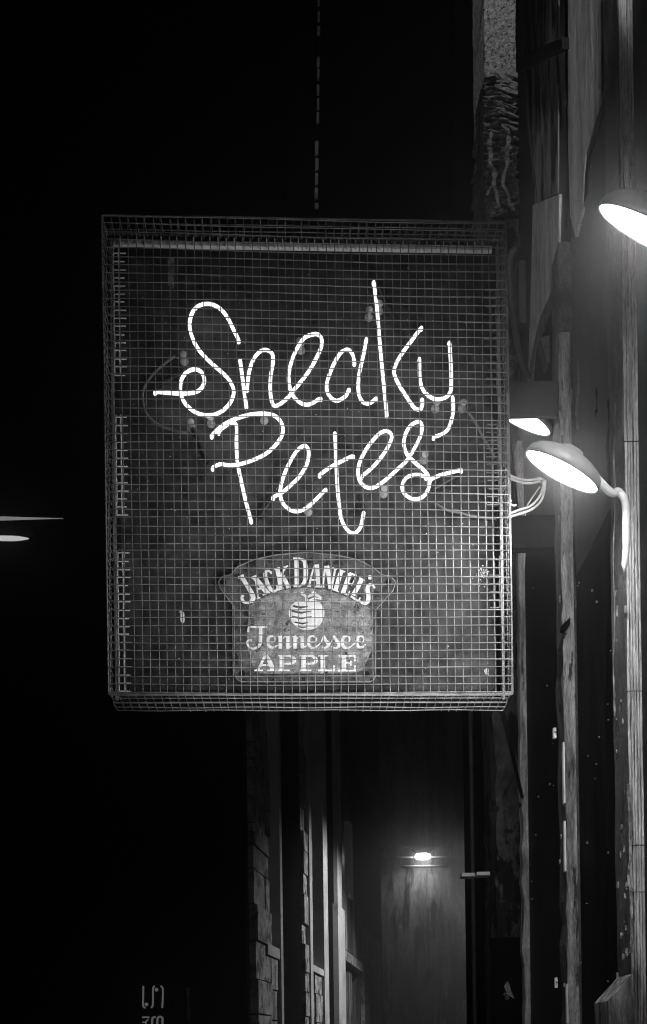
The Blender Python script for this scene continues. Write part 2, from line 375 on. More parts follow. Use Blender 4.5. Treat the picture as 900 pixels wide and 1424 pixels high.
# painted-out connecting tubes
for pts in (zt(Z1, [(525,392),(532,430),(540,475)]), zt(Z2, [(437,100),(480,180),(535,270),(578,325)]), zt(Z3, [(35,150),(72,240),(115,345)]),
            zt(Z3, [(488,538),(450,590),(412,655)]), zt(Z4, [(192,415),(203,450),(214,480)]), zt(Z4, [(515,395),(570,362),(645,318)]), zt(Z4, [(108,165),(128,190),(150,215)]),
            zt(Z1, [(120,622),(180,585),(252,548)])):
    MB().tube(smooth_path([S(x, y, DB - 0.016) for x, y in pts], 5), 0.0066, 8).build('blackout_tube', M['blackout'], sign, True)
for pts in (zt(Z1, [(200,470),(150,505),(90,560),(48,615),(32,680),(50,765),(110,825),(200,858),(270,872)]), zt(Z4, [(650,20),(700,70),(760,180),(805,250)]), zt(Z4, [(530,450),(585,480),(640,492),(700,508),(800,518),(850,512)])):
    MB().tube(smooth_path([S(x, y, DB - 0.010) for x, y in pts], 5), 0.003, 7).build('lead_wire', M['rod'], sign, True)
for (x, y) in zt(Z1, [(850,430),(390,825),(250,500)]) + zt(Z2, [(65,410),(390,250),(440,220),(710,690)]) + zt(Z3, [(440,105),(690,625),(30,150)]) + zt(Z4, [(480,260),(300,410),(650,30)]):
    c = S(x, y, DB - 0.001)
    MB().lathe(c, -N, [(.010, 0), (.010, .004), (.005, .006), (.005, .022), (.008, .025), (.008, .028)], 14).build('tube_support', M['standoff'], sign, True)
# wall arms carrying the box
for hh in (SH * 0.97, zz(938)):
    p = loc(SWd - 0.012, hh, 0.12); q = Vector((0.662, 3.552, p.z))
    m = MB(); m.tube([p, p.lerp(q, .5), q], 0.006, 8); m.box(q.x - .004, q.x + .002, q.y - .002, q.y + .045, q.z - .03, q.z + .03)
    m.build('mounting_arm', M['housing'], sign)

# ------------------------------------------------------------------ advert plaque
PO = DB - 0.012
Z5 = (290, 750, 3.2143)
pc = S(425, 940, PO)
plaque = thing('advert_plaque', pc, 'worn metal whiskey advert plaque with arched white lettering and an apple emblem', 'plaque')
def outl(o, pts, off): return [S(x, y, off) for x, y in zt(o, pts)]
def arc(cx, cy, r, a0, a1, n=5): return [(cx + r * math.cos(R(a0 + (a1 - a0) * k / n)), cy + r * math.sin(R(a0 + (a1 - a0) * k / n))) for k in range(n + 1)]
pl = [(52,218),(45,190),(60,168),(100,158),(130,122),(200,92),(300,70),(440,58),(580,72),(670,92),(735,125),(775,158),(815,166),(836,190),(826,228),(748,315)] + arc(715, 605, 32, 0, 90) + arc(155, 598, 38, 90, 180) + [(114,300)]
m = MB(); m.prism(outl(Z5, pl, PO), N * 0.003); m.build('plate', M['plate'], plaque)
inn = [(180,300),(215,272),(300,238),(360,222),(430,216),(520,226),(600,250),(660,278),(722,310),(735,400),(728,500),(690,585),(640,600),(230,600),(195,560),(172,470)]
m = MB(); m.prism(outl(Z5, inn, PO - 0.0008), N * 0.0006); m.build('label_panel', M['panel_grey'], plaque)
m = MB(); rim_pts = pl + [pl[0]]
m.tube([S(x, y, PO) for x, y in zt(Z5, rim_pts)], 0.0014, 5); m.build('plate_edge', M['rim'], plaque)
for c in ((68,196),(806,192),(152,600),(708,604)):
    x, y = zt(Z5, [c])[0]
    MB().lathe(S(x, y, PO), -N, [(.0065, 0), (.0065, .003), (.004, .005)], 10).build('screw', M['housing'], plaque)
LO = PO - 0.0022
def ribbon(mb, o, pts, wd, lo=LO):
    P = [Vector((x, y)) for x, y in zt(o, pts)]; n = len(P); sc = o[2]
    ws = list(wd) if isinstance(wd, (list, tuple)) else [wd] * n
    if n > 3:
        Q = smooth_path([Vector((p.x, p.y, ww)) for p, ww in zip(P, ws)], 4); P = [Vector((q.x, q.y)) for q in Q]; ws = [q.z for q in Q]; n = len(P)
    vs = []; fs = []
    for i, p in enumerate(P):
        t = (P[min(i + 1, n - 1)] - P[max(i - 1, 0)]).normalized(); q = Vector((-t.y, t.x)) * ws[i] / sc / 2
        vs += [S(*(p + q), lo), S(*(p - q), lo)]
    for i in range(n - 1): fs.append((2 * i, 2 * i + 1, 2 * i + 3, 2 * i + 2))
    o_ = len(vs); vs += [v + N * 0.0008 for v in vs]
    fs += [tuple(reversed([k + o_ for k in f])) for f in list(fs)]
    for i in range(n - 1): fs += [(2 * i, 2 * i + 2, 2 * i + 2 + o_, 2 * i + o_), (2 * i + 1, 2 * i + 1 + o_, 2 * i + 3 + o_, 2 * i + 3)]
    mb.add(vs, fs)
_layer = [0]
def strokes(name, items):
    mb = MB()
    for (o, pts, wd) in items:
        _layer[0] += 1; ribbon(mb, o, pts, wd, LO - 0.00001 * (_layer[0] % 40))
    return mb.build(name, M['letter'], plaque)
A_ = (320, 765, 8.18); B_ = (420, 765, 8.18); C_ = (325, 855, 8.57); D_ = (425, 855, 8.57)
strokes('arched_lettering', [
 (A_, [(135,305),(180,380),(235,470),(264,540),(240,590)], [46,48,52,56,40]), (A_, [(262,560),(215,598),(160,588),(135,545),(150,510)], [34,26,34,34,30]), (A_, [(92,315),(155,283)], 24),
 (A_, [(290,320),(300,400),(310,480),(320,545)], 20), (A_, [(272,305),(330,370),(385,440),(430,492)], [50,54,54,48]), (A_, [(305,440),(385,432)], 22), (A_, [(298,556),(345,538)], 16), (A_, [(372,512),(455,478)], 16), (A_, [(240,315),(300,290)], 18),
 (A_, [(470,260),(440,235),(405,252),(405,310),(430,390),(468,450),(508,466),(538,440),(530,400)], [24,24,38,46,46,40,30,22,16]), (A_, [(465,240),(472,270)], 16),
 (A_, [(535,205),(560,310),(578,440)], 52), (A_, [(635,190),(600,245),(588,310)], 24), (A_, [(598,295),(635,360),(668,428)], 46), (A_, [(503,217),(568,200)], 18), (A_, [(548,452),(608,432)], 18), (A_, [(636,428),(692,415)], 18), (A_, [(608,197),(660,178)], 16),
 (A_, [(755,90),(758,250),(760,412)], 50), (A_, [(718,92),(795,92)], 18), (A_, [(722,412),(805,410)], 18), (A_, [(788,96),(842,122),(860,200),(860,300),(845,365),(795,408)], [18,38,50,50,42,18]),
 (B_, [(145,165),(110,280),(80,405)], 20), (B_, [(170,162),(180,290),(186,418)], 46), (B_, [(105,338),(165,338)], 16), (B_, [(62,412),(104,410)], 16), (B_, [(152,415),(214,420)], 16),
 (B_, [(268,180),(250,300),(235,415)], 24), (B_, [(285,178),(308,310),(325,440)], 50), (B_, [(378,210),(357,330),(337,440)], 24), (B_, [(345,203),(402,217)], 16), (B_, [(218,415),(255,418)], 14),
 (B_, [(452,232),(415,340),(382,455)], 50), (B_, [(428,223),(492,247)], 16), (B_, [(348,445),(420,473)], 16),
 (B_, [(548,268),(507,370),(468,482)], 50), (B_, [(540,258),(620,292)], 20), (B_, [(610,285),(606,335)], 16), (B_, [(520,372),(578,388)], 16), (B_, [(592,345),(565,405)], 12), (B_, [(445,478),(528,508)], 22), (B_, [(545,462),(525,508)], 16),
 (B_, [(682,325),(637,420),(582,512)], 50), (B_, [(652,312),(712,346)], 18), (B_, [(555,522),(640,582)], 24), (B_, [(664,538),(640,585)], 16),
 (B_, [(752,310),(775,310),(798,310)], [38,50,38]),
 (B_, [(828,432),(802,395),(762,398),(747,445),(757,515),(750,580),(715,605),(668,590),(650,560)], [22,28,38,48,48,46,36,26,18]),
])
strokes('script_lettering', [
 (C_, [(175,205),(182,158),(215,140),(300,145),(400,142)], [28,28,24,24,18]), (C_, [(322,150),(320,250),(316,340),(285,385),(230,402),(182,380),(162,335),(180,300),(218,303)], [38,42,40,32,22,22,24,24,30]),
 (C_, [(410,330),(480,322),(490,272),(455,250),(417,272),(405,335),(430,382),(480,388),(525,360)], [16,18,22,24,34,38,32,20,14]),
 (C_, [(556,250),(556,402)], 42), (C_, [(530,262),(575,250)], 14), (C_, [(575,290),(610,258),(645,262)], 16), (C_, [(645,255),(648,402)], 42), (C_, [(648,395),(700,365)], 14),
 (C_, [(730,250),(730,402)], 42), (C_, [(745,290),(780,258),(815,262)], 16), (C_, [(815,255),(818,400)], 40), (C_, [(818,395),(875,365)], 14), (C_, [(700,262),(745,250)], 14),
 (D_, [(42,322),(108,325),(122,280),(85,250),(48,270),(36,340),(62,388),(110,388),(152,362)], [16,18,22,24,34,36,30,20,14]),
 (D_, [(217,238),(190,320),(148,366)], 16), (D_, [(217,240),(245,308),(275,352),(240,390),(195,385)], [16,38,42,24,20]),
 (D_, [(335,235),(318,310),(282,358)], 16), (D_, [(337,240),(370,308),(405,352),(370,394),(328,388)], [16,38,42,24,20]),
 (D_, [(448,322),(510,328),(525,280),(490,250),(452,270),(440,340),(465,388),(515,390),(558,365)], [16,18,22,24,34,38,32,20,14]),
 (D_, [(545,370),(620,320),(680,328),(697,280),(660,250),(625,270),(612,340),(637,384),(682,382),(715,350)], [12,16,18,22,24,34,38,32,20,14]),
])
PP = [([(575,480),(575,662)], 56), ([(528,486),(605,486)], 18), ([(532,661),(668,661)], 18), ([(600,488),(680,492),(722,533),(700,575),(605,584)], [20,30,50,30,20])]
strokes('block_lettering', [
 (C_, [(385,478),(430,560),(468,655)], [44,54,56]), (C_, [(372,488),(330,580),(290,655)], 30), (C_, [(320,600),(430,600)], 24), (C_, [(247,661),(348,661)], 18), (C_, [(388,661),(498,661)], 18)]
 + [(C_, p, w_) for p, w_ in PP] + [(C_, [(x + 258, y) for x, y in p], w_) for p, w_ in PP] + [
 (D_, [(205,480),(205,662)], 54), (D_, [(150,487),(270,487)], 18), (D_, [(148,662),(352,662)], 20), (D_, [(342,600),(342,668)], 22),
 (D_, [(458,480),(458,668)], 54), (D_, [(393,488),(602,488)], 20), (D_, [(455,574),(550,574)], 18), (D_, [(588,482),(588,552)], 26), (D_, [(588,602),(588,672)], 26), (D_, [(540,545),(540,606)], 18), (D_, [(388,664),(600,664)], 20),
])
body = [(437,278),(470,270),(500,285),(517,318),(515,350),(498,382),(470,400),(440,404),(410,400),(382,380),(362,350),(360,315),(378,287),(408,277)]
em = MB()
em.prism(outl(Z5, [tuple(p) for p in [(q.x, q.y) for q in smooth_path([Vector((x, y, 0)) for x, y in body + [body[0]]], 4)][:-1]], LO), N * 0.0008)
ob = em.build('apple_emblem', M['letter'], plaque)
m = MB()
for (pts, wd) in (([(440,285),(436,255),(412,238)], [10,11,14]), ([(444,258),(470,240),(505,262)], [8,20,8]), ([(448,272),(475,262),(505,268)], [5,6,5])):
    ribbon(m, Z5, pts, wd)
m.build('apple_leaf', M['letter'], ob)
m = MB()
for (pts, wd) in (([(378,298),(410,305),(445,300)], [8,10,3]), ([(372,320),(415,328),(462,320)], [8,9,3]), ([(373,345),(415,353),(462,345)], [7,9,3]), ([(385,370),(420,377),(445,372)], [6,8,3]), ([(400,390),(420,394),(440,392)], [4,5,2])):
    ribbon(m, Z5, pts, wd, LO - 0.0006)
m.build('dark_stripes', M['plate'], ob)

# ------------------------------------------------------------------ wall lamps
def lamp(c, rad, label, LN, lm='lens'):
    LN = Vector(LN).normalized(); c = Vector(c); t = thing('wall_lamp', c, label, 'wall lamp', 'round wall lamps along the shopfront')
    s = rad / 0.086
    MB().lathe(c, LN, [(rad * .01, 0.004), (rad * .6, 0.0038), (rad * 0.97, 0.001), (rad * 0.97, -0.004), (rad * .01, -0.004)], 48).build('lens', M[lm], t, True)
    h = MB().lathe(c, -LN, [(rad * 0.985, 0.004), (rad * 0.99, -0.003), (rad * 1.015, -0.003), (rad * 1.02, 0.006), (rad * 0.97, 0.016), (rad * 0.86, 0.024), (rad * 0.66, 0.032), (rad * 0.42, 0.037), (rad * 0.30, 0.039), (rad * 0.28, 0.046), (rad * .01, 0.048)], 48, cap0=False)
    h.build('shade', M['lamp_body'], t, True)
    return t
c1 = at(906, 323, 1.70); c2 = at(782, 655, 2.15); c3 = at(717, 576, 3.06)
N1, N2, N3 = Vector((-.396, .507, -.766)), Vector((-.452, .329, -.829)), Vector((-.452, .353, -.819))
l1 = lamp(c1, 0.098, 'round white wall lamp shining high up above and in front of the other two', N1)
l2 = lamp(c2, 0.0865, 'round white wall lamp in the middle, its pale bent arm on the tall post', N2)
l3 = lamp(c3, 0.121, 'round white wall lamp farthest back, half hidden behind the edge of the caged sign', N3, 'lens_far')
def arm(t, pts, r, fl):
    MB().tube(smooth_path(pts, 6), r, 10).build('arm', M['arm'], t, True)
bk = c2 - N2 * 0.042
arm(l2, [bk, at(846, 682, 2.19), at(860, 684, 2.2), at(869, 697, 2.2), at(871, 725, 2.2), at(871, 760, 2.2), at(868, 796, 2.2)], [0.0085] * 30 + [0.0075] * 5 + [0.004, 0.001], 0)
b1 = c1 - N1 * 0.042
arm(l1, [b1, b1 + Vector((.05, .0, .0)), Vector((0.69, b1.y + 0.01, b1.z - 0.01))], 0.008, 0)
b3 = c3 - N3 * 0.055
arm(l3, [b3, b3 + Vector((0.02, .05, 0.01)), Vector((0.69, b3.y + .1, b3.z))], 0.006, 0)

# ------------------------------------------------------------------ the old shopfront on the wall side
Xp, Xr = 0.66, 0.694
shop = thing('old_shopfront', (0.9, 2.6, 0), 'old timber shopfront with peeling grey posts and dark panels receding along the street', 'shopfront')
def strip_post(x0, x1, y0, y1, z0, z1, jit=0.002, n=60):
    """four-sided post with slightly chipped, uneven arrises"""
    mb = MB(); vs = []; fs = []
    for k in range(n + 1):
        z = z0 + (z1 - z0) * k / n
        a, b, c, d = (random.gauss(0, jit) for _ in range(4))
        vs += [(x0 + a, y0 + b * .4, z), (x1, y0 + b * .4, z), (x1, y1, z), (x0 + a * .6, y1 + d, z)]
    for k in range(n):
        for q in range(4):
            fs.append((k * 4 + q, k * 4 + (q + 1) % 4, (k + 1) * 4 + (q + 1) % 4, (k + 1) * 4 + q))
    fs += [(3, 2, 1, 0), (n * 4, n * 4 + 1, n * 4 + 2, n * 4 + 3)]
    return mb.add(vs, fs)
TOP = 5.2
zat = lambda px, py, X: onX(px, py, X).z
# post A (nearest): street face = peeling paint, camera side = fluted pale timber
yA0, yA1 = 2.264, 2.372
z0A = zat(872, 1375, Xp)
pA = strip_post(Xp, 0.80, yA0, yA1, 0.12, TOP, 0.0022); post = pA.build('post', M['peel'], shop, label='nearest post, street face covered in dark flaking paint')
m = MB()
for i in range(5):
    xx = Xp + 0.003 + i * 0.0066
    m.tube([(xx + 0.003 + random.gauss(0, .0006), yA0 - 0.0005 + random.gauss(0, .0008), 0.3 + (TOP - 0.3) * k / 90) for k in range(91)], [0.0033 + random.gauss(0, .0005) for k in range(91)], 8)
m.build('fluting', M['flute'], post, True)
# plinth at foot of post A
m = MB(); m.prism([at(846, 1392, 2.2), at(880, 1354, 2.2), at(884, 1440, 2.2), at(850, 1500, 2.2)], (0, 0.12, 0)); m.build('plinth', M['grey_wood'], post)
# post B
yB0, yB1 = 2.873, 2.965
pB = strip_post(Xp, 0.80, yB0, yB1, 0.12, zat(786, 300, Xp), 0.0034).build('post', M['peel'], shop)
strip_post(Xp - 0.003, 0.688, yB0 - 0.012, yB0 - 0.001, 0.2, zat(786, 440, Xp), 0.0020, 110).build('cover_strip', M['grey_wood'], pB)
for (a, b) in ((1035, 1120), (1145, 1215), (1370, 1424)):
    p, q = onX(783, a, Xp - 0.004), onX(783, b, Xp - 0.004)
    MB().box(Xp - 0.0085, Xp - 0.0035, yB0 - 0.0125, yB0 + 0.003, q.z, p.z).build('bare_sliver', M['white'], pB)
# post C
strip_post(Xp, 0.80, 3.55, 3.60, 0.12, zat(727, 585, Xp), 0.0028).build('post', M['grey_wood'], shop)
# recess panels
def panel(y0, y1, z0, z1, X, mm, name='panel'):
    return MB().box(X, X + 0.03, y0, y1, z0, z1).build(name, mm, shop)
panel(yA1 + .001, yB0 - .014, zat(820, 765, Xr), TOP, Xr, M['door_panel'], 'upper_panel')
panel(yA1 + .001, yB0 - .014, 0.1, zat(820, 766, Xr), Xr + .001, M['panel_low_shade'], 'lower_panel')
panel(yB1 + .001, 3.549, 0.1, TOP, 0.682, M['dark_wood'], 'lower_panel')
panel(3.601, 4.12, 0.1, TOP, Xr + 0.12, M['black'], 'deep_panel')
panel(-2.0, yA0 - .002, 0.1, TOP, Xr, M['dark_wood'], 'side_panel')
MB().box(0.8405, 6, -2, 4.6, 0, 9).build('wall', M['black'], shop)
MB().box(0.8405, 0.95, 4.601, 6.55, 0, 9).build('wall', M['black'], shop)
# pale boards on the panels above, shaped to a lit band and its shadow edge
def xboard(pts, X, th, mm, name='board', sub=None):
    P = [onX(x, y, X) for x, y in pts]; return MB().prism(P, (th, 0, 0)).build(name, mm, shop)
xboard([(790,-40),(864,-40),(864,30),(850,90),(838,135),(826,175),(815,214),(812,245),(810,290),(800,330),(793,300),(790,200)], Xr - 0.010, 0.009, M['lit_band_board'], 'lit_band_board')
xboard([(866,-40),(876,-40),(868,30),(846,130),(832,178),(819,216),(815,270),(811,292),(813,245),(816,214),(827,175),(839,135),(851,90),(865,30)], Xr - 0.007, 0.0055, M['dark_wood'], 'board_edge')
xboard([(741,285),(778,270),(776,370),(768,402),(755,430),(748,450),(741,480),(736,505),(734,530),(737,440)], 0.6745, 0.007, M['lit_band_board'], 'lit_band_board')
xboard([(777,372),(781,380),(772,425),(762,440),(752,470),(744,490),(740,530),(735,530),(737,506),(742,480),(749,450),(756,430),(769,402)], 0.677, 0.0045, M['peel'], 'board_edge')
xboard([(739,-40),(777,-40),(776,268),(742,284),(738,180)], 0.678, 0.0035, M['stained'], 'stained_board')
# projecting boxes over the side door
def zb(py, d, px=740): return at(px, py, d).z
m = MB(); m.box(0.45, 0.656, 2.885, 2.90, zb(578, 2.885), zb(530, 2.885)); m.build('projecting_fascia', M['door_panel'], shop)
m = MB(); m.box(0.50, 0.681, 3.0, 3.03, zb(762, 3.0), zb(717, 3.0)); m.build('door_head', M['dark_wood'], shop)
# sloping timber bracket up by the stone pier
m = MB(); m.prism([onX(717, 82, .652), onX(781, 52, .652), onX(782, 68, .652), onX(718, 101, .652)], (.02, 0, 0)); m.build('sloping_bracket', M['housing'], shop)
m = MB(); m.box(at(719, 400, 3.5).x, at(739, 400, 3.5).x, 3.46, 3.52, zb(460, 3.5), zb(374, 3.5)); m.build('junction_box', M['door_panel'], shop)
m = MB(); m.prism([at(752, 470, 3.1), at(776, 462, 3.1), at(776, 490, 3.1), at(762, 505, 3.1)], (0, 0.05, 0)); m.build('broken_bracket', M['peel'], shop)

# flaking paint and splinters standing proud of posts and panels
def flaking(parent, name, X, boxes, mm, cnt, size, asp):
    mb = MB()
    for (x0, y0, x1, y1) in boxes:
        for k in range(cnt):
            cx, cy = random.uniform(x0, x1), random.uniform(y0, y1); sz = size * random.uniform(.4, 1.5); n = random.randint(6, 9); ring = []
            for i in range(n):
                a_ = 2 * math.pi * i / n; q = random.uniform(.5, 1.2)
                px, py = cx + sz * q * math.cos(a_), cy + sz * asp * q * math.sin(a_)
                px = min(max(px, x0 - .5), x1 + .5)
                ring.append(onX(px, py, X - random.uniform(.0015, .004)))
            mb.prism(ring, (.0035, 0, 0))
    o = mb.build(name, mm, parent); o['kind'] = 'stuff'; return o
flaking(post, 'flaking_paint', Xp, [(856, 790, 871, 1370)], M['chip'], 22, 0.8, 5.0)
flaking(pB, 'flaking_paint', Xp, [(776, 600, 785, 1400)], M['chip'], 14, 0.7, 7.0)
flaking(shop, 'panel_chips', Xr, [(800, 780, 852, 1400)], M['chip'], 16, 0.6, 2.5)
flaking(shop, 'panel_chips', .682, [(734, 780, 774, 1300)], M['chip'], 10, 0.6, 2.0)
def edge_strip(path, X, wd, mm, name, parent):
    P = smooth_path([Vector((x, y, 0)) for x, y in path], 5); mb = MB(); L_ = []; R_ = []
    for i, p in enumerate(P):
        w_ = wd * random.uniform(.35, 1.2); L_.append(onX(p.x - w_ / 2, p.y, X - random.uniform(0, .003))); R_.append(onX(p.x + w_ / 2, p.y, X))
    n = len(P); vs = L_ + R_; mb.add(vs + [v + Vector((.003, 0, 0)) for v in vs], [(i, i + 1, n + i + 1, n + i) for i in range(n - 1)] + [(2 * n + i, 3 * n + i, 3 * n + i + 1, 2 * n + i + 1) for i in range(n - 1)])
    return mb.build(name, mm, parent)
edge_strip([(873,1090),(875,1140),(876,1190),(873,1215),(877,1250),(878,1290),(876,1325)], Xp - .002, 2.0, M['chip'], 'torn_paint_edge', post)
edge_strip([(856,560),(853,640),(855,700),(853,780),(855,860),(853,930),(855,1000)], Xp - .002, 1.6, M['chip'], 'torn_paint_edge', post)
edge_strip([(846,556),(848,585),(845,615),(847,650),(848,690)], Xr - .002, 5, M['black'], 'torn_panel_strip', shop)
edge_strip([(829,540),(830,560),(828,580)], Xr - .002, 3, M['black'], 'torn_panel_strip', shop)
edge_strip([(803,500),(805,530),(802,570),(804,600)], Xr - .002, 4, M['peel'], 'torn_panel_strip', shop)
edge_strip([(784,880),(779,905),(778,940),(779,990)], Xp - .004, 7, M['door_panel'], 'torn_paint_edge', pB)
# joints and bare ends of the fluted front of the nearest post
for (y_, h_) in ((300, 10), (612, 4), (960, 3), (1175, 4), (1240, 4)):
    p = at(882, y_, yA0 - .008); MB().box(Xp - .001, Xr + .004, yA0 - .0055, yA0 - .004, p.z - .0012 * h_ / 4, p.z).build('joint', M['black'], post)
# dark lug high on the second post, fixing bolts on the panels
MB().prism([at(781, 870, 2.84), at(793, 858, 2.84), at(793, 868, 2.84), at(786, 877, 2.84), at(781, 876, 2.84)], (0, .02, 0)).build('dark_lug', M['black'], pB)

# stone pier at the end of the shopfront
pier = thing('stone_pier', (0.75, 4.3, 0), 'rough stone pier with torn plaster at the far end of the shopfront', 'pier')
def rough_col(x0, x1, y0, y1, z0, z1, amp, n=90):
    mb = MB(); vs = []; fs = []; ns = 5
    ring = [(x0 + (x1 - x0) * q / ns, y0) for q in range(ns)] + [(x1, y0)] + [(x1, y1), (x0, y1)] + [(x0, y1 - (y1 - y0) * q / 4) for q in range(1, 4)]
    L = len(ring); ph = [random.uniform(0, 6) for _ in ring]
    for k in range(n + 1):
        z = z0 + (z1 - z0) * k / n
        for q, (x, y) in enumerate(ring):
            vs.append((x + random.gauss(0, amp) + amp * math.sin(z * 5 + ph[q]), y + random.gauss(0, amp), z))
    for k in range(n):
        for q in range(L): fs.append((k * L + q, k * L + (q + 1) % L, (k + 1) * L + (q + 1) % L, (k + 1) * L + q))
    fs += [tuple(range(L - 1, -1, -1)), tuple(n * L + q for q in range(L))]
    return mb.add(vs, fs)
zt1 = zb(108, 4.14, 705); zt2 = zb(300, 4.14, 705)
rough_col(0.66, 0.79, 4.14, 4.46, 0, zt2 - .01, 0.004).build('lower_shaft', M['stone_dark'], pier)
rough_col(0.66, 0.79, 4.14, 4.46, zt2, zt1, 0.007).build('torn_plaster', M['bark_peel'], pier)
rough_col(0.66, 0.79, 4.14, 4.46, zt1 + .005, 7.0, 0.0012).build('upper_shaft', M['harling'], pier)
# torn layers of plaster hanging on the middle of the pier
def flake(x0, y0, x1, y1, wd, d, curl=0.0):
    A, B = Vector((x0, y0)), Vector((x1, y1)); t = (B - A).normalized(); q = Vector((-t.y, t.x)); top = []; bot = []
    for k in range(9):
        p = A.lerp(B, k / 8); e = math.sin(math.pi * (k + .35) / 8.7) ** .6 * wd * random.uniform(.55, 1.15)
        top.append(at(*(p + q * e * .5), d - .004 * math.sin(k * .8 + curl))); bot.append(at(*(p - q * e * random.uniform(.3, .7)), d - .003 * math.sin(k + curl)))
    mb = MB(); mb.prism(top + bot[::-1], (0, .004, 0)); return mb.build('plaster_flake', M['flake'], pier)
for f_ in ((688,100,712,112,15),(704,98,729,108,13),(690,112,727,120,11),(688,118,724,130,10),(688,128,712,136,5),(690,140,722,152,5),(688,148,716,160,4),(693,155,724,163,5),(694,164,722,172,4),(700,172,720,180,6),
           (712,215,722,210,3),(713,190,724,194,3),(716,240,724,238,3)):
    flake(f_[0], f_[1], f_[2], f_[3], f_[4], 4.122, f_[0])
def ragged(path, wd, d):
    P = smooth_path([Vector((x, y, 0)) for x, y in path], 5); top = []; bot = []; n = len(P)
    for i, p in enumerate(P):
        t = (P[min(i + 1, n - 1)] - P[max(i - 1, 0)]).normalized(); q = Vector((-t.y, t.x, 0)); e = wd * random.uniform(.35, 1.1) * (1 if 0 < i < n - 1 else .2)
        a_ = p + q * e * .5 + Vector((random.uniform(-.6, .6), 0, 0)); b_ = p - q * e * .5
        top.append(at(a_.x, a_.y, d - .005 * math.sin(i * .6))); bot.append(at(b_.x, b_.y, d - .003))
    mb = MB(); vs = top + bot; m_ = n
    mb.add(vs + [v + Vector((0, .004, 0)) for v in vs], [(i, i + 1, m_ + i + 1, m_ + i) for i in range(n - 1)] + [(2 * m_ + m_ + i, 3 * m_ + i + 1, 2 * m_ + i + 1, 2 * m_ + i) for i in range(n - 1)])
    return mb.build('plaster_flake', M['flake'], pier)
ragged([(697,172),(706,182),(708,196),(705,212),(706,226),(701,244),(700,256),(706,268),(709,284),(716,292)], 6.5, 4.12)
ragged([(684,182),(681,200),(683,214),(682,228),(688,240),(687,256),(691,270),(693,284),(699,296)], 7.5, 4.12)
ragged([(708,286),(716,283),(724,278)], 3.5, 4.118); ragged([(687,256),(681,262),(678,272)], 4, 4.12); ragged([(706,226),(713,224),(720,228)], 3, 4.118); ragged([(706,208),(714,204),(723,206)], 2.6, 4.118)

# rainwater pipe beyond the pier
o = MB().tube([(onX(656, 1200, 0.66).x, 4.84, z) for z in (0.0, 1.5, 3, 4)], 0.011, 8).build('rain_pipe', M['pipe'], origin=(0.66, 4.84, 0), smooth=True)
tag(o, 'thin dark rainwater pipe running straight up beyond the stone pier', 'pipe')
for (x0, x1, y, lb) in ((641, 659, 1218, 'short pale ledge bar, the one over the dark gap beside the alley wall'), (662, 680, 1216.5, 'short pale ledge bar crossing the face of the stone pier')):
    a, b = at(x0, y, 4.08), at(x1, y, 4.08)
    o = MB().box(a.x, b.x, 4.05, 4.12, a.z - .007, a.z + .007).build('ledge_bar', M['white'], origin=a)
    tag(o, lb, 'ledge bar', 'pale ledge bars by the stone pier')

# small things fixed to the shopfront
def cable(name, pts, r, mm, lb, cat='cable', group=None):
    P = smooth_path(pts, 6); o = MB().tube(P, r, 8).build(name, mm, origin=P[0], smooth=True); tag(o, lb, cat, group); return o
cable('drop_cable', [at(732, -60, 3.3), at(732, 60, 3.3), at(733, 140, 3.3), at(738, 200, 3.3), at(747, 255, 3.25), at(760, 310, 3.2), at(775, 365, 3.1), at(779, 392, 3.0), at(774, 410, 2.98)], 0.0065, M['cable'], 'thick black cable hanging down past the sloping timber bracket')
cable('loose_wire', [at(797, 345, 2.9), at(790, 385, 2.95), at(778, 405, 3.0), at(770, 420, 3.0), at(768, 445, 3.0), at(772, 470, 3.0), at(776, 478, 3.0)], 0.003, M['cable'], 'thin loose black wire dangling below the thick cable', 'wire')
cable('bent_conduit', [at(716, 348, 3.1), at(709, 360, 3.1), at(709, 390, 3.1), at(714, 440, 3.1), at(722, 490, 3.1), at(735, 525, 3.1)], 0.010, M['pipe'], 'dull grey bent conduit curving down beside the top of the caged sign', 'conduit')
cg = 'pale cables looping out of the caged sign'
e_ = 2.40
cable('pale_cable', [at(706, 659, e_), at(716, 664, e_), at(730, 667.5, e_), at(742, 667, e_), at(751, 665, e_), at(757, 668, e_ + .05)], 0.0029, M['pale_cable'], 'upper one of two pale cables running to the lamp side by side', 'cable', cg)
cable('pale_cable', [at(706, 663.5, e_), at(716, 668, e_), at(730, 671.5, e_), at(742, 671.5, e_), at(751, 669.5, e_), at(757, 672, e_ + .05)], 0.0029, M['pale_cable'], 'lower one of two pale cables running to the lamp side by side', 'cable', cg)
cable('pale_cable', [at(705, 716, e_), at(722, 709, e_), at(737, 704, e_), at(748, 694, e_), at(754, 682, e_), at(756, 670, e_)], 0.0030, M['pale_cable'], 'inner one of two pale cables curving back under into the caged sign', 'cable', cg)
cable('pale_cable', [at(705, 720, e_), at(724, 714, e_), at(740, 708, e_), at(752, 697, e_), at(757, 683, e_), at(759, 668, e_)], 0.0030, M['pale_cable'], 'outer one of two pale cables curving back under into the caged sign', 'cable', cg)
cable('pale_cable', [at(751, 677, e_), at(743, 688, e_), at(733, 703, e_)], 0.0018, M['pale_cable'], 'short straight pale cable across the inside of the loop', 'cable', cg)
cable('pale_cable', [at(731, 712, 3.2), at(730.5, 730, 3.2), at(731, 750, 3.2), at(729, 790, 3.2)], 0.0022, M['pale_cable'], 'thin pale cable dropping straight down under the loop', 'cable', cg)
m = MB(); m.tube(smooth_path([at(707, 701, 2.38), at(708, 697, 2.38), at(711, 696, 2.38), at(709, 699, 2.38), at(714, 703, 2.38), at(718, 702, 2.38)], 4), 0.0022, 7)
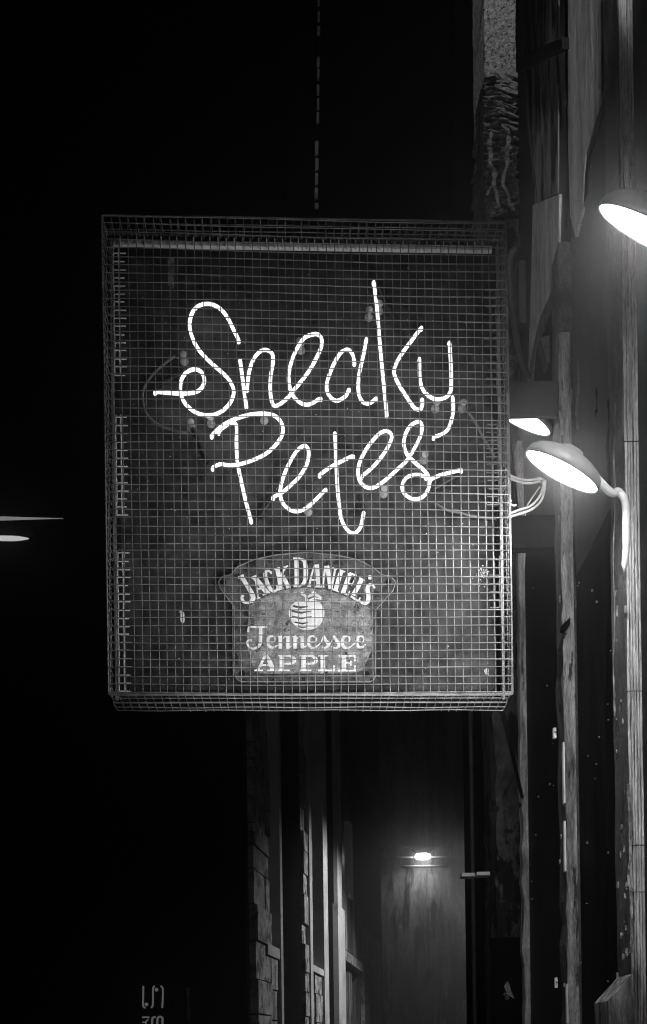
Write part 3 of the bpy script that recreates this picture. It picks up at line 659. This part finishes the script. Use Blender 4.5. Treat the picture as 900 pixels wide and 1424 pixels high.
tag(m.build('cable_tie', M['white'], origin=at(710, 700, 2.38), smooth=True), 'white twisted cable tie at the side of the caged sign', 'cable tie')
for (x, y, lb) in ((771, 1020, 'small white clip sticking out of the second post, the upper one'), (773, 1366, 'small white clip on the second post close to its foot, the lower one')):
    c = at(x, y, 2.86); t = thing('wall_clip', c, lb, 'clip', 'white clips on the second post')
    MB().box(c.x - .005, c.x + .003, c.y - .012, c.y, c.z - .016, c.z + .013).build('clip_plate', M['white'], t)
    MB().lathe(c + Vector((.0, -.012, 0)), (0, -1, 0), [(.0025, 0), (.0025, .002), (.001, .003)], 8).build('screw', M['rod'], t)
# skateboard-shaped sticker on the deep panel
sX = 3.9
st = thing('skateboard_badge', at(706, 1380, sX), 'small flat pale badge shaped like a skateboard on the dark panel', 'badge')
MB().prism([at(x, y, sX) for x, y in ((701.5,1372),(704,1366),(706.5,1364.5),(708.5,1369),(711,1378),(715.5,1389),(712,1387),(706,1383),(703.5,1378))], (0, .006, 0)).build('deck', M['panel_grey'], st)
for (x, y) in ((703, 1383), (705.3, 1387.7)):
    c = at(x, y, sX); pts = [c + Vector((math.cos(a * .5236) * .0055, 0, math.sin(a * .5236) * .0055)) for a in range(13)]
    MB().tube(pts, 0.0018, 5).build('wheel', M['panel_grey'], st)
MB().box(0.60, 0.83, sX + .007, sX + .03, 0.12, 2.0).build('backing_panel', M['black'], shop)

# ------------------------------------------------------------------ far side of the street
# frontal dark gable closing the left, and the tenement row behind it
gable = thing('dark_gable', (-2.5, 9.0, 0), 'tall unlit black building filling the darkness left of the caged sign', 'building')
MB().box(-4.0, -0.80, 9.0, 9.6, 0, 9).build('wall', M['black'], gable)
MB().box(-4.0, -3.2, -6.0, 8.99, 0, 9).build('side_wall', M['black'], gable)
p1 = at(352, 1400, 9.2); p2 = at(530, 1400, 24.0)
TD = Vector((p2.x - p1.x, p2.y - p1.y, 0)).normalized(); TN = Vector((TD.y, -TD.x, 0))
T0 = Vector((p1.x, p1.y, 0))
def T(px, py, off=0): return onplane(px, py, T0 + TN * off, TN)
ten = thing('tenement', T0, 'far row of stone tenements with tall dark windows lit from the alley lamp', 'tenement')
def tstrip(px0, px1, py0, py1, mm, name, off=0.0, depth=0.3, ztop=None, zbot=None, parent=None, lab=None):
    a = T(px0, 1330, off); b = T(px1, 1330, off); za = T((px0 + px1) / 2, py0, off).z if ztop is None else ztop
    zb_ = T((px0 + px1) / 2, py1, off).z if zbot is None else zbot
    bk_ = -TN * depth
    return MB().hexa([(a.x, a.y, zb_), (b.x, b.y, zb_), (b.x + bk_.x, b.y + bk_.y, zb_), (a.x + bk_.x, a.y + bk_.y, zb_), (a.x, a.y, za), (b.x, b.y, za), (b.x + bk_.x, b.y + bk_.y, za), (a.x + bk_.x, a.y + bk_.y, za)]).build(name, mm, parent or ten, label=lab)
ZT = 7.6
def courses(px0, px1, py0, py1, off=0.0, pal=0.5, zmax=None):
    """stone courses of uneven blocks between two image heights, as one masonry mesh"""
    mb = MB(); a = T(px0, 1330, off); b = T(px1, 1330, off); zc0 = T((px0 + px1) / 2, py1, off).z; zc1 = T((px0 + px1) / 2, py0, off).z
    z = zc0; L = (Vector((b.x, b.y)) - Vector((a.x, a.y))).length
    while z < zc1:
        h = random.uniform(.20, .38); h = min(h, zc1 - z); s_ = 0
        while s_ < L:
            l = min(random.uniform(.5, 1.1), L - s_); o_ = random.uniform(0.0, .05)
            q0 = a + (b - a) * (s_ / L); q1 = a + (b - a) * ((s_ + l - .02) / L); f_ = TN * o_; k_ = -TN * .25
            mb.hexa([(q0.x + f_.x, q0.y + f_.y, z), (q1.x + f_.x, q1.y + f_.y, z), (q1.x + k_.x, q1.y + k_.y, z), (q0.x + k_.x, q0.y + k_.y, z),
                     (q0.x + f_.x, q0.y + f_.y, z + h - .015), (q1.x + f_.x, q1.y + f_.y, z + h - .015), (q1.x + k_.x, q1.y + k_.y, z + h - .015), (q0.x + k_.x, q0.y + k_.y, z + h - .015)])
            s_ += l
        z += h
    return mb
for (x0, x1, y0, y1) in ((352,373,800,1455), (373.5,391,1331,1455), (420,432,800,1455), (436,451,1354,1455)):
    courses(x0, x1, y0, y1).build('masonry', M['masonry'], ten)
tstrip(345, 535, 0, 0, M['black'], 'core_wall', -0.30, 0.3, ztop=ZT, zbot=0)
tstrip(394.5, 419.5, 0, 0, M['black'], 'black_bay', 0, 0.29, ztop=ZT, zbot=0)  # bays between the windows in plain black
tstrip(457.5, 470.5, 0, 0, M['black'], 'black_bay', 0, 0.29, ztop=ZT, zbot=0)
for (x0, x1, y0, y1, sill) in ((373.5,391,800,1316,15), (436,451,800,1345,9)):
    wdo = tstrip(x0, x1, y0, y1, M['window_glass'], 'window', -0.24, 0.04)
    tstrip(x0 - .3, x1 + .3, y1 + .3, y1 + sill, M['masonry_pale'], 'sill', 0.05, 0.28, parent=wdo)
for (x0, x1, y0, y1) in ((391.2,394.2,1200,1455), (432.3,435.7,1150,1455), (451.3,457.2,1150,1455)):
    tstrip(x0, x1, y0, y1, M['masonry_pale'], 'jamb', 0.06, 0.3, ztop=ZT)
tstrip(471,477,900,1262, M['masonry_pale'], 'jamb', 0.06, 0.3)
tstrip(471,480.5,1262.5,1455, M['masonry_pale'], 'pilaster', 0.08, 0.3)
tstrip(481,506,1255,1330, M['render'], 'rendered_wall', 0.0, 0.3)
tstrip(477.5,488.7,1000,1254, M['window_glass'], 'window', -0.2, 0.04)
tstrip(489.2,492.6,1150,1251, M['white'], 'white_downpipe', 0.05, 0.1)
tstrip(481,506,1331,1344, M['masonry'], 'door_lintel', 0.04, 0.3)
dr = tstrip(483,504,1350,1455, M['render'], 'door', -0.10, 0.1)
a = T(491, 1346, -0.09); MB().prism([T(491, 1348, -0.085), T(502, 1349, -0.085), T(491, 1366, -0.085)], -TN * .01).build('broken_pane', M['black'], dr)
tstrip(506.5,523.5,1300,1455, M['masonry'], 'end_bay', -0.02, 0.26)
tstrip(524,530,1310,1455, M['masonry_pale'], 'corner_trim', 0.06, 0.3)
# quoins climbing the corner above the sign
tower = thing('quoined_corner', at(442, 300, 14), 'tall dark building corner with a broken line of dim quoin stones above the caged sign', 'building')
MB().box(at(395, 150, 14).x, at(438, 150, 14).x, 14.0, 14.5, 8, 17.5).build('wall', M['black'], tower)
for (y0, y1, xx) in ((-6,7,0),(15,29,.3),(36,48,.2),(78,92,-.3),(95,110,0),(117,131,-.3),(136,151,-.2),(155,171,-.4),(195,216,-1.8),(219,237,-1.5),(240,257,-1.8),(260,277,-2),(282,290,-1.6)):
    ln_ = 0.022 * (y0 - 150) * -0.55
    c = at(442.6 + xx + ln_ * .4, (y0 + y1) / 2, 13.95); hw = (0.019 if y0 < 190 else 0.026) + random.uniform(-.003, .003); hh = (y1 - y0) / 2 / F * 13.95 * .92
    MB().prism([(c.x - hw, c.y, c.z - hh), (c.x + hw * .8, c.y, c.z - hh * .9), (c.x + hw, c.y, c.z + hh), (c.x - hw * .9, c.y, c.z + hh)], (0, .03, 0)).build('quoin_stone', M['quoin'], tower)
# alley wall with its lamp
alley = thing('alley_wall', at(590, 1440, 26), 'streaky rendered wall glowing under a lamp at the end of the alley', 'wall')
q0 = at(531, 1300, 26); q1 = at(690, 1300, 26)
MB().box(q0.x, q1.x, 26, 26.4, 0, 15).build('wall_face', M['render'], alley)
al = at(588, 1191, 25.85); lt = thing('alley_lamp', al, 'small bright lamp glowing on the far alley wall', 'lamp')
MB().lathe(al, (1, 0, 0), [(.03, -.2), (.085, -.13), (.09, 0), (.085, .13), (.03, .2)], 16).build('lens', M['far_lamp'], lt, True)
MB().prism([al + Vector((-.15, .02, .10)), al + Vector((.15, .02, .10)), al + Vector((.33, .02, .24)), al + Vector((-.33, .02, .24))], (0, .12, 0)).build('housing', M['pipe'], lt)
for (dz, x0, x1) in ((.262, -.75, .75), (0.0, -.95, 1.02), (-.225, -.55, .62)):  # rails added to draw the lamp's horizontal glare streaks
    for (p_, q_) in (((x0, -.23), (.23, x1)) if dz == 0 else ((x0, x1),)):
        MB().tube([al + Vector((p_, .10, dz)), al + Vector(((p_ + q_) / 2, .10, dz)), al + Vector((q_, .10, dz))], .022, 8).build('streak_rail', M['arm'], lt, True)

# vertical lit sign low down at the left
vx = 8.9
vs = thing('vertical_sign', at(212, 1410, vx), 'dark upright sign with sideways glowing letters and hooked strokes with dots', 'sign')
MB().box(at(192, 1400, vx).x, at(234, 1400, vx).x, vx, vx + .08, at(212, 1480, vx).z, at(212, 1352, vx).z).build('sign_board', M['black'], vs)
V1 = (180, 1350, 9.0)
def vst(mb, pts, r=.0085): mb.tube(smooth_path([at(x, y, vx - .02) for x, y in zt(V1, pts)], 4), r, 6)
m = MB()
vst(m, [(175,190),(173,330),(172,425),(182,455),(202,463)]); vst(m, [(320,193),(303,203),(297,240),(295,400),(290,445),(270,460)]); vst(m, [(390,192),(410,205),(420,240),(418,350),(412,465)])
for (x, y) in ((214, 420), (340, 237)):
    c = at(*zt(V1, [(x, y)])[0], vx - .02); m.lathe(c, (0, -1, 0), [(.016, -.006), (.016, .006)], 12)
m.build('emblem', M['sign_stroke'], vs)
m = MB()
vst(m, [(160,582),(250,582)]); vst(m, [(165,645),(205,640),(235,605)], .007); vst(m, [(205,640),(205,690),(200,720)], .007)
vst(m, [(328,577),(292,590),(285,640),(284,700),(292,760)], .010); vst(m, [(350,700),(350,630),(358,590),(385,575),(412,590),(414,640),(413,720)], .010)
m.build('lettering', M['sign_stroke'], vs)
a, b = at(262, 1374, 9.0), at(266, 1424, 9.0)
tag(MB().box(a.x, b.x, 8.9, 8.99, b.z, a.z).build('wall_strip', M['masonry'], origin=(a.x, 8.95, b.z)), 'faint dim upright strip on the dark wall beside the upright sign', 'strip')

# strip lamp at the far left, and a glare streak added as glowing tube above
sl = at(15, 748, 8.8); stl = thing('lit_strip', sl, 'short bright strip lamp with a blunt tip, the lower of two at the far left', 'strip lamp')
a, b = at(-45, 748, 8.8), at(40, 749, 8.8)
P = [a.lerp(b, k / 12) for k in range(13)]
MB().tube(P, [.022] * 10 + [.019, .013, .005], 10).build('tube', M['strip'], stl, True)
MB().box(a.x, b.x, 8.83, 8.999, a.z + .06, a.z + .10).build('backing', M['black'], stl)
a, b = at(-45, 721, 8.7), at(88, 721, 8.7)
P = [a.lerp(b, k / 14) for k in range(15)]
st2 = thing('lit_strip', a, 'thin streak of glare built as a glowing strip tapering to a point, the upper of two at the far left', 'strip lamp')
MB().tube(P, [.017] * 5 + [.017 - .0017 * k for k in range(10)], 8).build('tube', M['streak_dim'], st2, True)
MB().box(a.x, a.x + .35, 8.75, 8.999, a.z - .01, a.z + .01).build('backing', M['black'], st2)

# ------------------------------------------------------------------ lamps of the place as lights, with unseen fills added
# alley lamp throws its light down its wall and along the tenement
light('alley_lamp_light', 'SPOT', 130, al + Vector((0, -.55, -.02)), al + Vector((0, .25, -1.6)), spot_size=R(125), spot_blend=1.0, shadow_soft_size=0.12)
# unseen fill added out of sight behind the shopfront, to brighten the tenements
light('tenement_fill', 'SPOT', 1500, (2.9, 14.2, 4.6), (2.25, 14.2, 3.0), spot_size=R(140), spot_blend=0.35, shadow_soft_size=0.1)
# unseen spot added to pick out the far tower's quoins
light('quoin_fill', 'SPOT', 22, (0.9, 11.6, 13.0), (-0.2, 14.0, 14.6), spot_size=R(90), spot_blend=0.8, shadow_soft_size=0.05)
# light from the club doorway, in front of and below the sign
light('doorway_lamp', 'SPOT', 20, (0.36, 1.70, 1.62), (0.26, 2.3, 2.6), spot_size=R(130), spot_blend=1.0, shadow_soft_size=0.06)
light('plaque_fill', 'SPOT', 165, (0.40, 1.2, 1.45), (0.10, 2.3, 2.44), spot_size=R(41), spot_blend=1.0, shadow_soft_size=0.05)  # unseen spot added to lift the plaque and lower right mesh
# unseen fill added behind the hanging sign, facing away up the street
light('rear_fill', 'AREA', 6, loc(SWd * .55, SH * .6, DE + .02), loc(SWd * .55, SH * .6, DE + 1), shape='RECTANGLE', size=.6, size_y=.45)
# unseen spot added out of the picture to brighten the upper shopfront
light('upper_front_fill', 'SPOT', 210, (0.30, 0.5, 4.6), (1.03, 2.5, 4.30), spot_size=R(34), spot_blend=0.6, shadow_soft_size=0.08)
# unseen spot added high on the facade to lift the pier
light('pier_fill', 'SPOT', 95, (0.35, 3.0, 7.2), (0.74, 4.14, 5.9), spot_size=R(50), spot_blend=1.0, shadow_soft_size=0.05)

# mist volume added to give every lamp the soft halo of lens glare
hz = bpy.data.materials.new('halo_mist'); hz.use_nodes = True; hz.node_tree.nodes.clear()
o_ = hz.node_tree.nodes.new('ShaderNodeOutputMaterial'); v_ = hz.node_tree.nodes.new('ShaderNodeVolumePrincipled')
v_.inputs['Density'].default_value = 0.024; v_.inputs['Anisotropy'].default_value = 0.94; v_.inputs['Color'].default_value = (.85, .85, .85, 1)
hz.node_tree.links.new(v_.outputs[0], o_.inputs['Volume'])
hb = MB().box(-12, 12, -10, 40, -1, 20).build('halo_volume', hz); hb['kind'] = 'stuff'
# ------------------------------------------------------------------ colour management
vs_ = scene.view_settings; vs_.view_transform = 'Standard'; vs_.look = 'None'; vs_.gamma = 1; vs_.exposure = -0.4; vs_.use_curve_mapping = False
scene.cycles.use_denoising = True; scene.cycles.filter_width = 1.1
scene.cycles.max_bounces = 6; scene.cycles.transparent_max_bounces = 16
scene.cycles.sample_clamp_indirect = 3
